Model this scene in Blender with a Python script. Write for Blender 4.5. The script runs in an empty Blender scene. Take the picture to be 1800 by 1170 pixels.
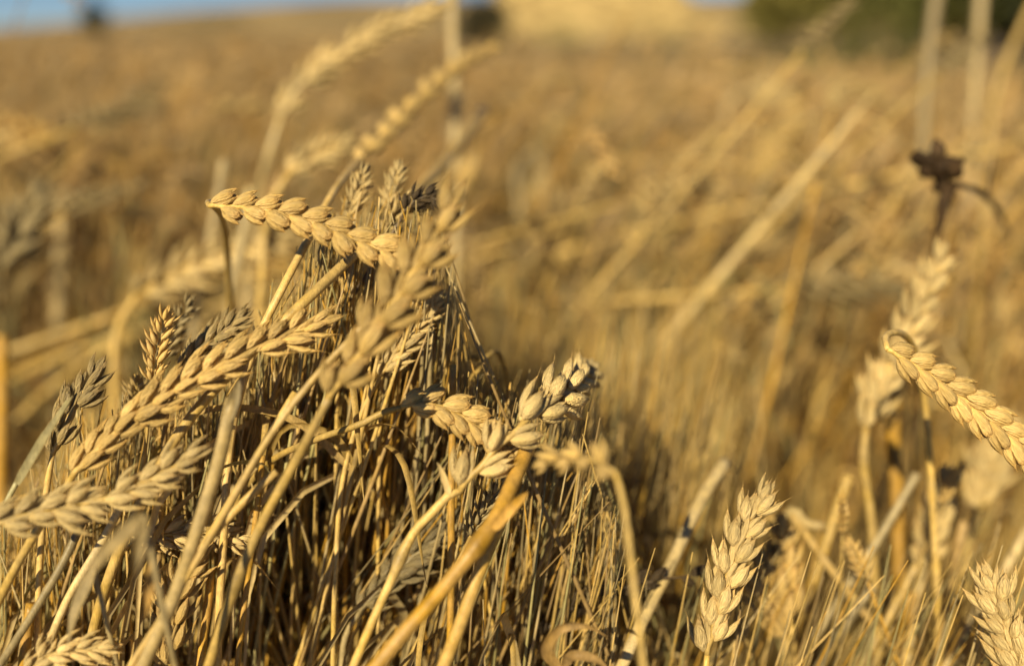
import bpy, math, random
import numpy as np
from mathutils import Vector, Matrix, noise as mnoise

random.seed(7)
RNG = np.random.default_rng(11)
C = bpy.context.scene.collection
SC = bpy.context.scene
R = math.radians

# ------------------------------------------------------------------ camera
CAM_H = 1.0
PITCH = 18.2                       # degrees below the horizontal
FPX = 1600.0                       # focal length in pixels of an 1800 px wide picture
cam = bpy.data.cameras.new('camera')
cam.sensor_width = 36.0
cam.lens = 36.0 * FPX / 1800.0
cam.clip_start = 0.02
cam.clip_end = 2000.0
cam.dof.use_dof = True
cam.dof.focus_distance = 0.485
cam.dof.aperture_fstop = 1.85
cam.dof.aperture_blades = 0
camo = bpy.data.objects.new('camera', cam)
C.objects.link(camo)
camo.location = (0, 0, CAM_H)
camo.rotation_euler = (R(90 - PITCH), 0, 0)
SC.camera = camo

# ------------------------------------------------------------------ light
SUN_EL, SUN_AZ = 35.0, -156.0      # azimuth from +Y (view direction) turning to +X; sun stands behind the camera, to the left
world = bpy.data.worlds.new('World')
SC.world = world
world.use_nodes = True
wn = world.node_tree
bg = wn.nodes['Background']
sky = wn.nodes.new('ShaderNodeTexSky')
sky.sky_type = 'NISHITA'
sky.sun_disc = False
sky.sun_elevation = R(SUN_EL)
sky.sun_rotation = R(SUN_AZ)
sky.air_density = 0.6
sky.dust_density = 0.0
sky.ozone_density = 6.0
wn.links.new(sky.outputs['Color'], bg.inputs['Color'])
bg.inputs['Strength'].default_value = 0.05

sun = bpy.data.lights.new('sun', 'SUN')
sun.energy = 5.0
sun.angle = R(0.5)
sun.color = (1.0, 0.85, 0.56)
suno = bpy.data.objects.new('sun', sun)
C.objects.link(suno)
sd = Vector((math.sin(R(SUN_AZ)) * math.cos(R(SUN_EL)), math.cos(R(SUN_AZ)) * math.cos(R(SUN_EL)), math.sin(R(SUN_EL))))
suno.rotation_euler = sd.to_track_quat('Z', 'Y').to_euler()
suno.location = (-2, -3, 5)

SC.view_settings.view_transform = 'Standard'
SC.view_settings.look = 'None'
SC.view_settings.gamma = 1.0
SC.view_settings.exposure = 0.38
SC.render.engine = 'CYCLES'
SC.cycles.use_denoising = True
SC.cycles.max_bounces = 8
SC.cycles.diffuse_bounces = 4
SC.cycles.transmission_bounces = 3

# ------------------------------------------------------------------ picture ray -> place
cp, sp = math.cos(R(PITCH)), math.sin(R(PITCH))


def P(u, v, d):
    """the point at distance d (m, along the view axis) on the sight line through (u, v) of the 1800x1170 photograph"""
    a, b = (u - 900.0) / FPX, (v - 585.0) / FPX
    return np.array((a * d, d * (cp - b * sp), CAM_H - d * (sp + b * cp)))


def proj(p):
    y, z = p[1], p[2] - CAM_H
    d = y * cp - z * sp
    b = (-z * cp - y * sp) / d
    return 900 + FPX * p[0] / d, 585 + FPX * b, d


# ------------------------------------------------------------------ mesh helpers (quads only)
class MB:
    def __init__(self):
        self.v, self.f, self.c, self.n = [], [], [], 0

    def add(self, v, f, c):
        v = np.asarray(v, float)
        c = np.asarray(c, float)
        if c.ndim == 1:
            c = np.tile(c, (len(v), 1))
        self.v.append(v)
        self.f.append(np.asarray(f, int) + self.n)
        self.c.append(c)
        self.n += len(v)
        return self

    def data(self):
        return np.concatenate(self.v), np.concatenate(self.f), np.concatenate(self.c)


def make_mesh(name, v, f, c, mats):
    me = bpy.data.meshes.new(name)
    nv, nf = len(v), len(f)
    me.vertices.add(nv)
    me.vertices.foreach_set('co', np.ascontiguousarray(v, dtype=np.float32).ravel())
    me.loops.add(nf * 4)
    me.loops.foreach_set('vertex_index', np.ascontiguousarray(f, dtype=np.int32).ravel())
    me.polygons.add(nf)
    me.polygons.foreach_set('loop_start', np.arange(0, nf * 4, 4, dtype=np.int32))
    me.polygons.foreach_set('use_smooth', np.ones(nf, dtype=bool))
    at = me.attributes.new('tint', 'FLOAT_COLOR', 'POINT')
    col = np.ones((nv, 4), np.float32)
    col[:, :3] = c
    at.data.foreach_set('color', col.ravel())
    me.update(calc_edges=True)
    me.validate()
    for m in (mats if isinstance(mats, (list, tuple)) else [mats]):
        me.materials.append(m)
    return me


def smooth_path(pts, n):
    """smooth curve through pts, n samples evenly spread by length"""
    p = np.asarray(pts, float)
    if len(p) == 2:
        t = np.linspace(0, 1, n)[:, None]
        return p[0] * (1 - t) + p[1] * t
    h = np.linalg.norm(np.diff(p, axis=0), axis=1)[:, None] + 1e-9
    sl = np.diff(p, axis=0) / h
    m = np.vstack([sl[:1], (sl[:-1] * h[1:] + sl[1:] * h[:-1]) / (h[:-1] + h[1:]), sl[-1:]])
    out = []
    for i in range(len(p) - 1):
        t = np.linspace(0, 1, 24, endpoint=False)[:, None]
        out.append((2 * t ** 3 - 3 * t ** 2 + 1) * p[i] + (t ** 3 - 2 * t ** 2 + t) * h[i] * m[i] + (3 * t ** 2 - 2 * t ** 3) * p[i + 1] + (t ** 3 - t ** 2) * h[i] * m[i + 1])
    out.append(p[-1:])
    o = np.vstack(out)
    s = np.concatenate([[0], np.cumsum(np.linalg.norm(np.diff(o, axis=0), axis=1))])
    ss = np.linspace(0, s[-1], n)
    return np.stack([np.interp(ss, s, o[:, k]) for k in range(3)], 1)


def frames(p):
    t = np.gradient(p, axis=0)
    t /= np.linalg.norm(t, axis=1)[:, None] + 1e-12
    ref = np.array((0.0, -1.0, 0.15))
    if abs(np.dot(ref, t[0])) > 0.9:
        ref = np.array((1.0, 0, 0))
    n = []
    for k in range(len(p)):
        ref = ref - np.dot(ref, t[k]) * t[k]
        ref = ref / (np.linalg.norm(ref) + 1e-12)
        n.append(ref.copy())
    n = np.array(n)
    return t, n, np.cross(t, n)


def ring_faces(rings, k, closed=True):
    f = []
    m = k if closed else k - 1
    for i in range(rings - 1):
        for j in range(m):
            j2 = (j + 1) % k
            f.append((i * k + j, i * k + j2, (i + 1) * k + j2, (i + 1) * k + j))
    return f


def tube(mb, p, r, k, c, flat=1.0, wob=0.0):
    """tube along p with radii r; closed by tiny end rings"""
    t, n, b = frames(p)
    r = np.broadcast_to(np.asarray(r, float), (len(p),)).copy()
    a = np.linspace(0, 2 * math.pi, k, endpoint=False)
    rr = r[:, None] * (1 + wob * np.sin(3 * a)[None, :])
    v = p[:, None] + rr[:, :, None] * (np.cos(a)[None, :, None] * n[:, None] * flat + np.sin(a)[None, :, None] * b[:, None])
    cap0 = p[0] + 0.06 * (v[0] - p[0]) - 0 * t[0]
    cap1 = p[-1] + 0.06 * (v[-1] - p[-1])
    v = np.concatenate([cap0[None], v, cap1[None]])
    c = np.asarray(c, float)
    if c.ndim == 2:
        cc = np.repeat(np.vstack([c[:1], c, c[-1:]]), k, axis=0)
    else:
        cc = c
    mb.add(v.reshape(-1, 3), ring_faces(len(p) + 2, k), cc)


def ribbon(mb, p, w, c, nrm=None, twist=0.0, fold=0.35):
    """dry leaf blade: folded along its midrib, twisting along its length"""
    t, n, b = frames(p)
    if nrm is not None:
        nn = np.asarray(nrm, float)
        n = nn - (t @ nn)[:, None] * t
        n /= np.linalg.norm(n, axis=1)[:, None] + 1e-9
        b = np.cross(t, n)
    s = np.linspace(0, 1, len(p))
    a = twist * s
    n2 = n * np.cos(a)[:, None] + b * np.sin(a)[:, None]
    b2 = -n * np.sin(a)[:, None] + b * np.cos(a)[:, None]
    w = np.broadcast_to(np.asarray(w, float), (len(p),))[:, None]
    v = np.stack([p - b2 * w + n2 * w * fold, p - b2 * w * .5 + n2 * w * fold * .35, p, p + b2 * w * .5 + n2 * w * fold * .35, p + b2 * w + n2 * w * fold], 1)
    mb.add(v.reshape(-1, 3), ring_faces(len(p), 5, closed=False), c)


def husk(mb, base, axis, xdir, L, W, T, k, rings, c, tip=0.0, bend=0.0, keel=0.25, awn=0.0, shoulder=False):
    """one glume: a keeled boat-shaped body along axis; tip 0 blunt .. 1 drawn out to a point; awn = length of a bristle"""
    axis = axis / np.linalg.norm(axis)
    xdir = xdir - np.dot(xdir, axis) * axis
    xdir /= np.linalg.norm(xdir)
    ydir = np.cross(axis, xdir)
    tt = np.array([0, .06, .16, .3, .46, .62, .76, .87, .95, 1.0])
    ww = np.array([.10, .42, .74, .95, 1.0, .94, .80 - .12 * tip, .60 - .25 * tip, .34 - .18 * tip, .05])
    if shoulder:                # hull that stays broad to a cut-off, toothed top
        ww = np.array([.14, .40, .64, .84, .96, 1.0, .99, .88, .55, .05])
    s = np.linspace(0, 1, rings)
    s = s ** .9
    w = np.interp(s, tt, ww)
    a = np.linspace(0, 2 * math.pi, k, endpoint=False)
    ca, sa = np.cos(a), np.sin(a)
    rad = 1 + keel * np.maximum(0, sa) ** 6 + (.075 * np.cos(6 * a + 1.0) if k >= 12 else 0)
    V = []
    for i in range(rings):
        ctr = base + axis * (L * s[i]) + ydir * (bend * L * math.sin(math.pi * s[i]))
        V.append(ctr + xdir[None] * (ca * W * w[i])[:, None] + ydir[None] * (sa * rad * T * w[i])[:, None])
    n = rings
    if awn > 0:
        tipp = base + axis * L
        for q, rr in ((.35, .035), (1.0, .01)):
            ctr = tipp + axis * awn * q + ydir * (bend * awn * q)
            V.append(ctr + (xdir[None] * ca[:, None] + ydir[None] * sa[:, None]) * W * rr)
        n += 2
    V = np.concatenate(V)
    c = np.asarray(c, float)
    sv = np.concatenate([np.repeat(s, k), np.ones((n - rings) * k)])
    cc = c[None] * (1 + 0.12 * (1 - sv))[:, None]
    stain = np.clip((sv - .72) / .2, 0, 1)[:, None]
    cc = cc * (1 - stain * np.array((.10, .20, .34)))
    mb.add(V, ring_faces(n, k), cc)


# ------------------------------------------------------------------ materials
def nodes_of(m):
    m.use_nodes = True
    nt = m.node_tree
    return nt, nt.nodes, nt.links


def plant_material(name, rough, vary, streak, translucent=0.0, bump=0.3, ribs=900.0, spec=0.3, vein=0.35, size=170.0):
    """base colour = the tint of the mesh x a variation of the object x blotches and fine ribs that run along the plant"""
    m = bpy.data.materials.new(name)
    nt, N, L = nodes_of(m)
    bs = N['Principled BSDF']
    at = N.new('ShaderNodeAttribute'); at.attribute_name = 'tint'
    oi = N.new('ShaderNodeObjectInfo')
    geo = N.new('ShaderNodeTexCoord')
    mp = N.new('ShaderNodeMapping')
    mp.inputs['Scale'].default_value = (1, 1, 0.12)
    L.new(geo.outputs['Object'], mp.inputs['Vector'])
    n1 = N.new('ShaderNodeTexNoise'); n1.inputs['Scale'].default_value = ribs; n1.inputs['Detail'].default_value = 2
    n2 = N.new('ShaderNodeTexNoise'); n2.inputs['Scale'].default_value = size; n2.inputs['Detail'].default_value = 3
    L.new(mp.outputs[0], n1.inputs['Vector'])
    L.new(geo.outputs['Object'], n2.inputs['Vector'])
    # brightness factor
    r1 = N.new('ShaderNodeMapRange'); r1.inputs['From Min'].default_value = .3; r1.inputs['From Max'].default_value = .7
    r1.inputs['To Min'].default_value = 1 - streak; r1.inputs['To Max'].default_value = 1 + streak * .7
    L.new(n1.outputs['Fac'], r1.inputs['Value'])
    r2 = N.new('ShaderNodeMapRange'); r2.inputs['From Min'].default_value = .3; r2.inputs['From Max'].default_value = .72
    r2.inputs['To Min'].default_value = 1 - vein; r2.inputs['To Max'].default_value = 1 + vein * .45
    L.new(n2.outputs['Fac'], r2.inputs['Value'])
    r3 = N.new('ShaderNodeMapRange')
    r3.inputs['To Min'].default_value = 1 - vary; r3.inputs['To Max'].default_value = 1 + vary * .8
    L.new(oi.outputs['Random'], r3.inputs['Value'])
    m1 = N.new('ShaderNodeMath'); m1.operation = 'MULTIPLY'
    m2 = N.new('ShaderNodeMath'); m2.operation = 'MULTIPLY'
    L.new(r1.outputs[0], m1.inputs[0]); L.new(r2.outputs[0], m1.inputs[1])
    L.new(m1.outputs[0], m2.inputs[0]); L.new(r3.outputs[0], m2.inputs[1])
    mul = N.new('ShaderNodeVectorMath'); mul.operation = 'SCALE'
    L.new(at.outputs['Color'], mul.inputs[0]); L.new(m2.outputs[0], mul.inputs['Scale'])
    hs = N.new('ShaderNodeHueSaturation')
    r4 = N.new('ShaderNodeMapRange'); r4.inputs['To Min'].default_value = .80; r4.inputs['To Max'].default_value = 1.12
    n3 = N.new('ShaderNodeTexNoise'); n3.inputs['Scale'].default_value = size * .35
    L.new(geo.outputs['Object'], n3.inputs['Vector'])
    L.new(n3.outputs['Fac'], r4.inputs['Value'])
    L.new(r4.outputs[0], hs.inputs['Saturation'])
    L.new(mul.outputs[0], hs.inputs['Color'])
    L.new(hs.outputs[0], bs.inputs['Base Color'])
    bs.inputs['Roughness'].default_value = rough
    bs.inputs['Specular IOR Level'].default_value = spec
    bp = N.new('ShaderNodeBump'); bp.inputs['Strength'].default_value = bump; bp.inputs['Distance'].default_value = .0006 if size > 20 else .03
    L.new(n1.outputs['Fac'], bp.inputs['Height'])
    L.new(bp.outputs[0], bs.inputs['Normal'])
    if translucent > 0:
        tr = N.new('ShaderNodeBsdfTranslucent')
        mx = N.new('ShaderNodeMixShader'); mx.inputs[0].default_value = translucent
        L.new(hs.outputs[0], tr.inputs['Color'])
        L.new(bs.outputs[0], mx.inputs[1]); L.new(tr.outputs[0], mx.inputs[2])
        L.new(mx.outputs[0], N['Material Output'].inputs['Surface'])
    return m


M_STRAW = plant_material('dry_straw', .42, .28, .22, 0, .35, 1400, .35, .30)
M_HUSK = plant_material('dry_husk', .50, .14, .14, .10, .35, 1500, .28, .16)
M_SPIKELET = plant_material('husk_close', .50, .20, .17, .08, .45, 26, .28, .20, size=2.6)
M_LEAF = plant_material('dry_leaf', .55, .25, .22, .30, .4, 1200, .25, .30)
M_FIELD = plant_material('field_straw', .55, .0, .12, .10, .1, 600, .2, .25)
M_GREEN = plant_material('green_leaf', .55, .12, .1, .25, .1, 300, .25, .25)
M_BARK = plant_material('bark', .85, .1, .3, 0, .6, 40, .1, .3)
M_WITHER = plant_material('withered', .7, .15, .25, 0, .6, 700, .2, .35)

GOLD = np.array((.60, .40, .105)); PALE = np.array((.60, .445, .19)); ORANGE = np.array((.56, .31, .035))
GREY = np.array((.36, .275, .125)); BROWN = np.array((.34, .22, .075)); DARK = np.array((.085, .056, .026))
EAR = np.array((.71, .475, .145)); EARP = np.array((.74, .54, .215)); EARB = np.array((.56, .36, .105)); OLIVE = np.array((.37, .31, .12))


# ------------------------------------------------------------------ scene objects
def tag(o, label=None, cat=None, group=None, kind=None):
    if label: o['label'] = label
    if cat: o['category'] = cat
    if group: o['group'] = group
    if kind: o['kind'] = kind
    return o


def empty(name, loc):
    o = bpy.data.objects.new(name, None)
    o.empty_display_size = .02
    C.objects.link(o)
    o.location = loc
    return o


def link(name, me, parent=None, loc=(0, 0, 0)):
    o = bpy.data.objects.new(name, me)
    C.objects.link(o)
    o.parent = parent
    o.location = loc
    return o


def from_mb(name, mb, mat, parent=None, origin=(0, 0, 0), parent_origin=(0, 0, 0)):
    """a mesh object whose origin is the world point `origin`; the vertices come in world space"""
    v, f, c = mb.data()
    o = np.asarray(origin, float)
    return link(name, make_mesh(name, v - o, f, c, mat), parent, tuple(o - np.asarray(parent_origin, float)))


# ---- spikelet meshes: unit length along +Z, flat face towards +Y, outward edge +X
def spikelet_data(style, seed, lod=0):
    rg = np.random.default_rng(seed)
    k, rings = ((20, 13), (7, 7), (4, 4))[lod]
    mb = MB()
    X, Y, Z = np.eye(3)
    j = lambda s: rg.uniform(-s, s)
    one = np.ones(3)
    if style == 'blunt':       # hulled, shingle-like, broad at the cut-off top
        husk(mb, np.array((j(.02), .09, 0)), Z + X * (.02 + j(.05)), X, .84 + j(.06), .168, .085, k, rings, one * (1 + j(.06)), bend=.06, keel=.55, awn=.05, shoulder=True)
        husk(mb, np.array((j(.02), -.09, 0)), Z + X * (.02 + j(.05)), -X, .84 + j(.06), .168, .085, k, rings, one * (1 + j(.06)), bend=.06, keel=.55, awn=.05, shoulder=True)
        husk(mb, np.array((.11, 0, .04)), Z + X * (.14 + j(.06)), Y, .86 + j(.06), .13, .11, k, rings, one * .90, tip=.6, bend=-.05, awn=.10)
        husk(mb, np.array((-.09, 0, .06)), Z - X * (.02 + j(.05)), -Y, .80 + j(.06), .12, .09, k, rings, one * .86, tip=.6, bend=-.05, awn=.06)
    elif style in ('open', 'plump'):      # glumes gape and end in points
        w_, t_ = (.138, .078) if style == 'open' else (.172, .098)
        husk(mb, np.array((.03, .08, 0)), Z + Y * (.12 + j(.06)) + X * (.05 + j(.10)), X, .86 + j(.10), w_, t_, k, rings, one * (1 + j(.12)), tip=.8, bend=.07, keel=.8, awn=.16)
        husk(mb, np.array((.03, -.08, 0)), Z - Y * (.12 + j(.06)) + X * (.05 + j(.10)), -X, .86 + j(.10), w_, t_, k, rings, one * (1 + j(.12)), tip=.8, bend=.07, keel=.8, awn=.16)
        husk(mb, np.array((.12, .02, .05)), Z + X * (.24 + j(.10)), Y, 1.0 + j(.08), w_ * .8, t_ * .9, k, rings, one * .93, tip=.9, bend=-.07, keel=.5, awn=.26)
        husk(mb, np.array((-.08, -.02, .08)), Z - X * (.06 + j(.08)), -Y, .92 + j(.08), w_ * .7, t_ * .9, k, rings, one * .88, tip=.9, bend=-.06, keel=.5, awn=.18)
        husk(mb, np.array((.02, .02, .12)), Z + X * j(.15) + Y * j(.15), X, .86 + j(.06), .09, .07, k, rings, one * .84, tip=.8, bend=.04, awn=.1)
    else:                      # slender
        husk(mb, np.array((0, .07, 0)), Z + X * .05, X, .9, .17, .12, k, rings, one, tip=.6, bend=.06, awn=.08)
        husk(mb, np.array((0, -.07, 0)), Z + X * .05, -X, .9, .17, .12, k, rings, one, tip=.6, bend=.06, awn=.08)
        husk(mb, np.array((.08, 0, .08)), Z + X * .15, Y, .95, .13, .11, k, rings, one * .94, tip=.7, bend=-.04, awn=.15)
    return mb.data()


SPK = {s: [spikelet_data(s, 100 + i) for i in range(6)] for s in ('blunt', 'open', 'plump', 'slim')}
SPK_MID = {s: [spikelet_data(s, 200 + i, 1) for i in range(3)] for s in ('blunt', 'open', 'plump', 'slim')}
SPK_LOW = {s: [spikelet_data(s, 300 + i, 2) for i in range(2)] for s in ('blunt', 'open', 'plump', 'slim')}
_mesh_cache = {}


def spikelet_mesh(style, i, tint):
    key = (style, i, tuple(np.round(tint, 3)))
    if key not in _mesh_cache:
        v, f, c = SPK[style][i]
        _mesh_cache[key] = make_mesh('spikelet', v, f, c * tint, M_SPIKELET)
    return _mesh_cache[key]


def ear_layout(path, nside, L, tilt, nrm, roll, rg, taper=(.82, 1.0, .72), gape=0.0, jit=5.0, gone=0.0):
    """matrices of the spikelets of an ear along path; nrm = direction that the flat face looks, turned by roll about the axis"""
    q = smooth_path(path, 60)
    t = np.gradient(q, axis=0)
    t /= np.linalg.norm(t, axis=1)[:, None]
    out = []
    tot = nside * 2
    for i in range(tot + 1):
        s = min(1.0, (i + .2) / (tot + .6))
        x = s * 59
        a = int(min(58, x)); w = x - a
        p = q[a] * (1 - w) + q[a + 1] * w
        T = t[a] * (1 - w) + t[a + 1] * w
        T /= np.linalg.norm(T)
        n = nrm - np.dot(nrm, T) * T
        n /= np.linalg.norm(n)
        b = np.cross(T, n)
        r = R(roll + rg.uniform(-1, 1) * jit * 1.6)
        N_ = n * math.cos(r) + b * math.sin(r)
        S = np.cross(T, N_)
        side = 1 if i % 2 else -1
        last = i == tot
        an = R((0 if last else tilt * (1 + gape * (s - .5)) + rg.uniform(-1, 1) * jit))
        Z = T * math.cos(an) + S * side * math.sin(an)
        X = S * side * math.cos(an) - T * math.sin(an)
        Y = np.cross(Z, X)
        sc = L * np.interp(s, (0, .35, 1), taper) * (1 + rg.uniform(-1, 1) * jit * .013)
        o = p + S * side * (0 if last else .06 * L) + N_ * rg.uniform(-.04, .04) * L
        if not last and i > 1 and rg.random() < gone:
            continue
        out.append((o, np.stack([X, Y, Z], 1), sc))
    return q, out


def rachis_mb(q, layout, r, c):
    mb = MB()
    pts = [q[0]] + [o for o, _, _ in layout[:-1]] + [q[-1]]
    p = 0.55 * np.array(pts) + 0.45 * smooth_path(q, len(pts))
    tube(mb, smooth_path(p, 2 * len(p)), np.linspace(r, r * .5, 2 * len(p)), 6, c)
    return mb


def stem_mb(pts, r, c, nodes=(), k=10, n=34, wob=.03):
    mb = MB()
    p = smooth_path(pts, n)
    s = np.linspace(0, 1, n)
    arc = np.concatenate([[0], np.cumsum(np.linalg.norm(np.diff(np.asarray(pts, float), axis=0), axis=1))])
    rr = np.interp(s, arc / arc[-1] if len(arc) == np.size(r) else np.linspace(0, 1, np.size(r)), r)
    cc = np.tile(np.asarray(c, float), (n, 1))
    for a in nodes:
        g = np.exp(-((s - a) / .007) ** 2)
        rr = rr * (1 + .45 * g)
        cc = cc * (1 - .45 * g)[:, None]
    tube(mb, p, rr, k, cc, wob=wob)
    return mb


TO_CAM = np.array((0, -cp, sp)) * 1.0


def px(w, d):
    return w * d / FPX


def ground_point(last, prev, spread=.35):
    """root of a stem that leaves the picture at `last`: it goes on down to the soil, straightening up"""
    dr = last - prev
    dr = dr / (np.linalg.norm(dr) + 1e-9)
    k = min(.35, spread) * max(.1, last[2])
    return np.array((last[0] + dr[0] * k, last[1] + max(-.12, min(.25, dr[1] * k)) + .03, -.01))


def wheat(label, ear=None, stem=(), n=7, L=50, tilt=24, roll=0, style='blunt', w=12, tint=EAR, stint=GOLD, group=None,
          leaf=None, ltint=None, taper=(.82, 1.0, .72), gape=0.0, seed=0, nodes=(), cat='wheat', name='wheat_stalk', nrm=None, top_r=None):
    """one stalk: ear and stem run through picture points (u, v, distance); lengths L, w in photo pixels at that distance"""
    rg = np.random.default_rng(seed + int(sum(ord(ch) for ch in label)))
    sp_ = [P(*q) for q in stem]
    root = ground_point(sp_[-1], sp_[-2])
    mid = (sp_[-1] * .55 + root * .45) + (sp_[-1] - sp_[-2]) / np.linalg.norm(sp_[-1] - sp_[-2]) * .03
    e = empty(name, tuple(root))
    tag(e, label, cat, group)
    d0 = stem[0][2]
    rads = [px(w, stem[0][2]) * .5 * (.75 if ear is not None else 1.0)] + [px(w, q[2]) * .5 for q in stem[1:]]
    rads += [rads[-1] * 1.05, rads[-1] * 1.1]
    pts = sp_ + [mid, root]
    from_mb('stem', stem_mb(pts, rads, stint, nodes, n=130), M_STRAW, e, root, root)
    if ear is not None:
        ep = [P(*q) for q in ear]
        dm = np.mean([q[2] for q in ear])
        Lm = px(L, dm)
        q, lay = ear_layout(ep, n, Lm, tilt, TO_CAM if nrm is None else np.asarray(nrm, float), roll, rg, taper, gape, 5.0 if style == 'blunt' else 11.0, 0.0 if style == 'blunt' or seed == 5 else .05)
        er = from_mb('ear', rachis_mb(q, lay, px(w, dm) * .42, stint), M_STRAW, e, ep[0], root)
        for i, (o, m3, sc) in enumerate(lay):
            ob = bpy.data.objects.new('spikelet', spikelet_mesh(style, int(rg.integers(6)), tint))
            C.objects.link(ob)
            ob.parent = er
            M = Matrix([list(m3[r_] * sc) + [float(o[r_] - ep[0][r_])] for r_ in range(3)] + [[0, 0, 0, 1]])
            ob.matrix_basis = M
    if leaf:
        for lf in (leaf if isinstance(leaf, list) else [leaf]):
            lp, lw, tw = lf
            mb = MB()
            p = smooth_path([P(*q) for q in lp], 22)
            s = np.linspace(0, 1, 22)
            ribbon(mb, p, px(lw, lp[0][2]) * .5 * np.interp(s, (0, .1, .5, .85, 1), (.6, .9, 1, .6, .06)), ltint if ltint is not None else stint, TO_CAM, tw, .4)
            from_mb('leaf', mb, M_LEAF, e, root, root)
    return e



# ------------------------------------------------------------------ the land
def ground_material():
    m = bpy.data.materials.new('soil')
    nt, N, L = nodes_of(m)
    bs = N['Principled BSDF']
    tc = N.new('ShaderNodeTexCoord')
    n1 = N.new('ShaderNodeTexNoise'); n1.inputs['Scale'].default_value = 9; n1.inputs['Detail'].default_value = 8
    n2 = N.new('ShaderNodeTexNoise'); n2.inputs['Scale'].default_value = .35; n2.inputs['Detail'].default_value = 4
    L.new(tc.outputs['Object'], n1.inputs[0]); L.new(tc.outputs['Object'], n2.inputs[0])
    r1 = N.new('ShaderNodeValToRGB')
    r1.color_ramp.elements[0].position = .35; r1.color_ramp.elements[0].color = (.06, .038, .018, 1)
    r1.color_ramp.elements[1].position = .7; r1.color_ramp.elements[1].color = (.22, .15, .06, 1)
    L.new(n1.outputs['Fac'], r1.inputs[0])
    L.new(r1.outputs[0], bs.inputs['Base Color'])
    bs.inputs['Roughness'].default_value = .95
    bp = N.new('ShaderNodeBump'); bp.inputs['Strength'].default_value = .6; bp.inputs['Distance'].default_value = .02
    L.new(n1.outputs['Fac'], bp.inputs['Height']); L.new(bp.outputs[0], bs.inputs['Normal'])
    return m


def slope_material(name, stops, scale, detail=8):
    m = bpy.data.materials.new(name)
    nt, N, L = nodes_of(m)
    bs = N['Principled BSDF']
    tc = N.new('ShaderNodeTexCoord')
    n1 = N.new('ShaderNodeTexNoise'); n1.inputs['Scale'].default_value = scale; n1.inputs['Detail'].default_value = detail
    n1.inputs['Roughness'].default_value = .6
    L.new(tc.outputs['Object'], n1.inputs[0])
    r1 = N.new('ShaderNodeValToRGB')
    els = r1.color_ramp.elements
    els[0].position, els[0].color = stops[0][0], (*stops[0][1], 1)
    els[1].position, els[1].color = stops[-1][0], (*stops[-1][1], 1)
    for p_, c_ in stops[1:-1]:
        e_ = els.new(p_); e_.color = (*c_, 1)
    L.new(n1.outputs['Fac'], r1.inputs[0]); L.new(r1.outputs[0], bs.inputs['Base Color'])
    bs.inputs['Roughness'].default_value = .9
    return m


def sheet(name, xs, ys, zf, mat, kind='structure'):
    v = np.array([(x, y, zf(x, y)) for y in ys for x in xs])
    f = ring_faces(len(ys), len(xs), closed=False)
    o = link(name, make_mesh(name, v, [tuple(reversed(q)) for q in f], np.ones(3), mat))
    tag(o, kind=kind)
    return o


def gz(x, y):
    return .02 * mnoise.noise(Vector((x * 1.3, y * 1.3, 0))) * min(1, 6 / (abs(y) + 1))


sheet('ground', np.concatenate([-np.geomspace(600, .4, 40), [0], np.geomspace(.4, 600, 40)]),
      np.concatenate([[-40, -15, -6, -3, -1.5, -.6], np.geomspace(.1, 900, 60)]), gz, ground_material())


def hill_z(x, y):
    """dry slope that climbs behind the middle of the field"""
    s = max(0.0, min(1.0, (y - 120) / 130.0))
    s = s * s * (3 - 2 * s)
    across = max(0.0, min(1.0, (x + 14) / 14.0)) * max(0.0, min(1.0, (58 - x) / 30.0))
    return -.3 + 26 * s * across * across + 1.2 * mnoise.noise(Vector((x * .06, y * .06, 3))) * s


sheet('hill', np.linspace(-20, 115, 70), np.linspace(115, 330, 60), hill_z,
      slope_material('dry_slope', [(.38, (.22, .15, .05)), (.50, (.48, .33, .11)), (.62, (.80, .58, .24))], .30, 4))


def far_hill_z(x, y):
    s = max(0.0, 1 - ((y - 700) / 160.0) ** 2)
    k = max(0.0, min(1.0, (x + 430) / 350.0))
    return -1 + s * (3 + 23 * k * k * (3 - 2 * k) + 2.5 * mnoise.noise(Vector((x * .012, y * .01, 8))))


sheet('far_hills', np.linspace(-700, 900, 140), np.linspace(540, 860, 16), far_hill_z,
      slope_material('far_slope', [(.3, (.16, .115, .05)), (.7, (.34, .24, .10))], .02))

# ------------------------------------------------------------------ trees and hedges
GREEN1, GREEN2, GREEN3 = np.array((.12, .125, .03)), np.array((.23, .20, .045)), np.array((.06, .066, .024))


def leaf_cloud(mb, rg, centre, rad, count, size, tint):
    """leaf-sized quads through lumpy clumps inside an ellipsoid"""
    nc = max(5, count // 60)
    dirs = rg.normal(size=(nc, 3)); dirs /= np.linalg.norm(dirs, axis=1)[:, None]
    cl = centre + dirs * (rg.uniform(.25, 1.0, (nc, 1)) ** .6) * rad
    tc = rg.uniform(.65, 1.35, nc)
    pick = rg.integers(nc, size=count)
    p = cl[pick] + rg.normal(size=(count, 3)) * np.mean(rad) * .17
    a = rg.normal(size=(count, 3)); a /= np.linalg.norm(a, axis=1)[:, None]
    b = np.cross(a, rg.normal(size=(count, 3))); b /= np.linalg.norm(b, axis=1)[:, None]
    s = size * rg.uniform(.6, 1.4, (count, 1))
    v = np.stack([p - a * s, p + b * s * .45, p + a * s, p - b * s * .45], 1).reshape(-1, 3)
    f = np.arange(count * 4).reshape(-1, 4)
    c = np.repeat(tint[None] * tc[pick][:, None] * rg.uniform(.8, 1.2, (count, 1)), 4, 0)
    mb.add(v, f, c)


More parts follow.
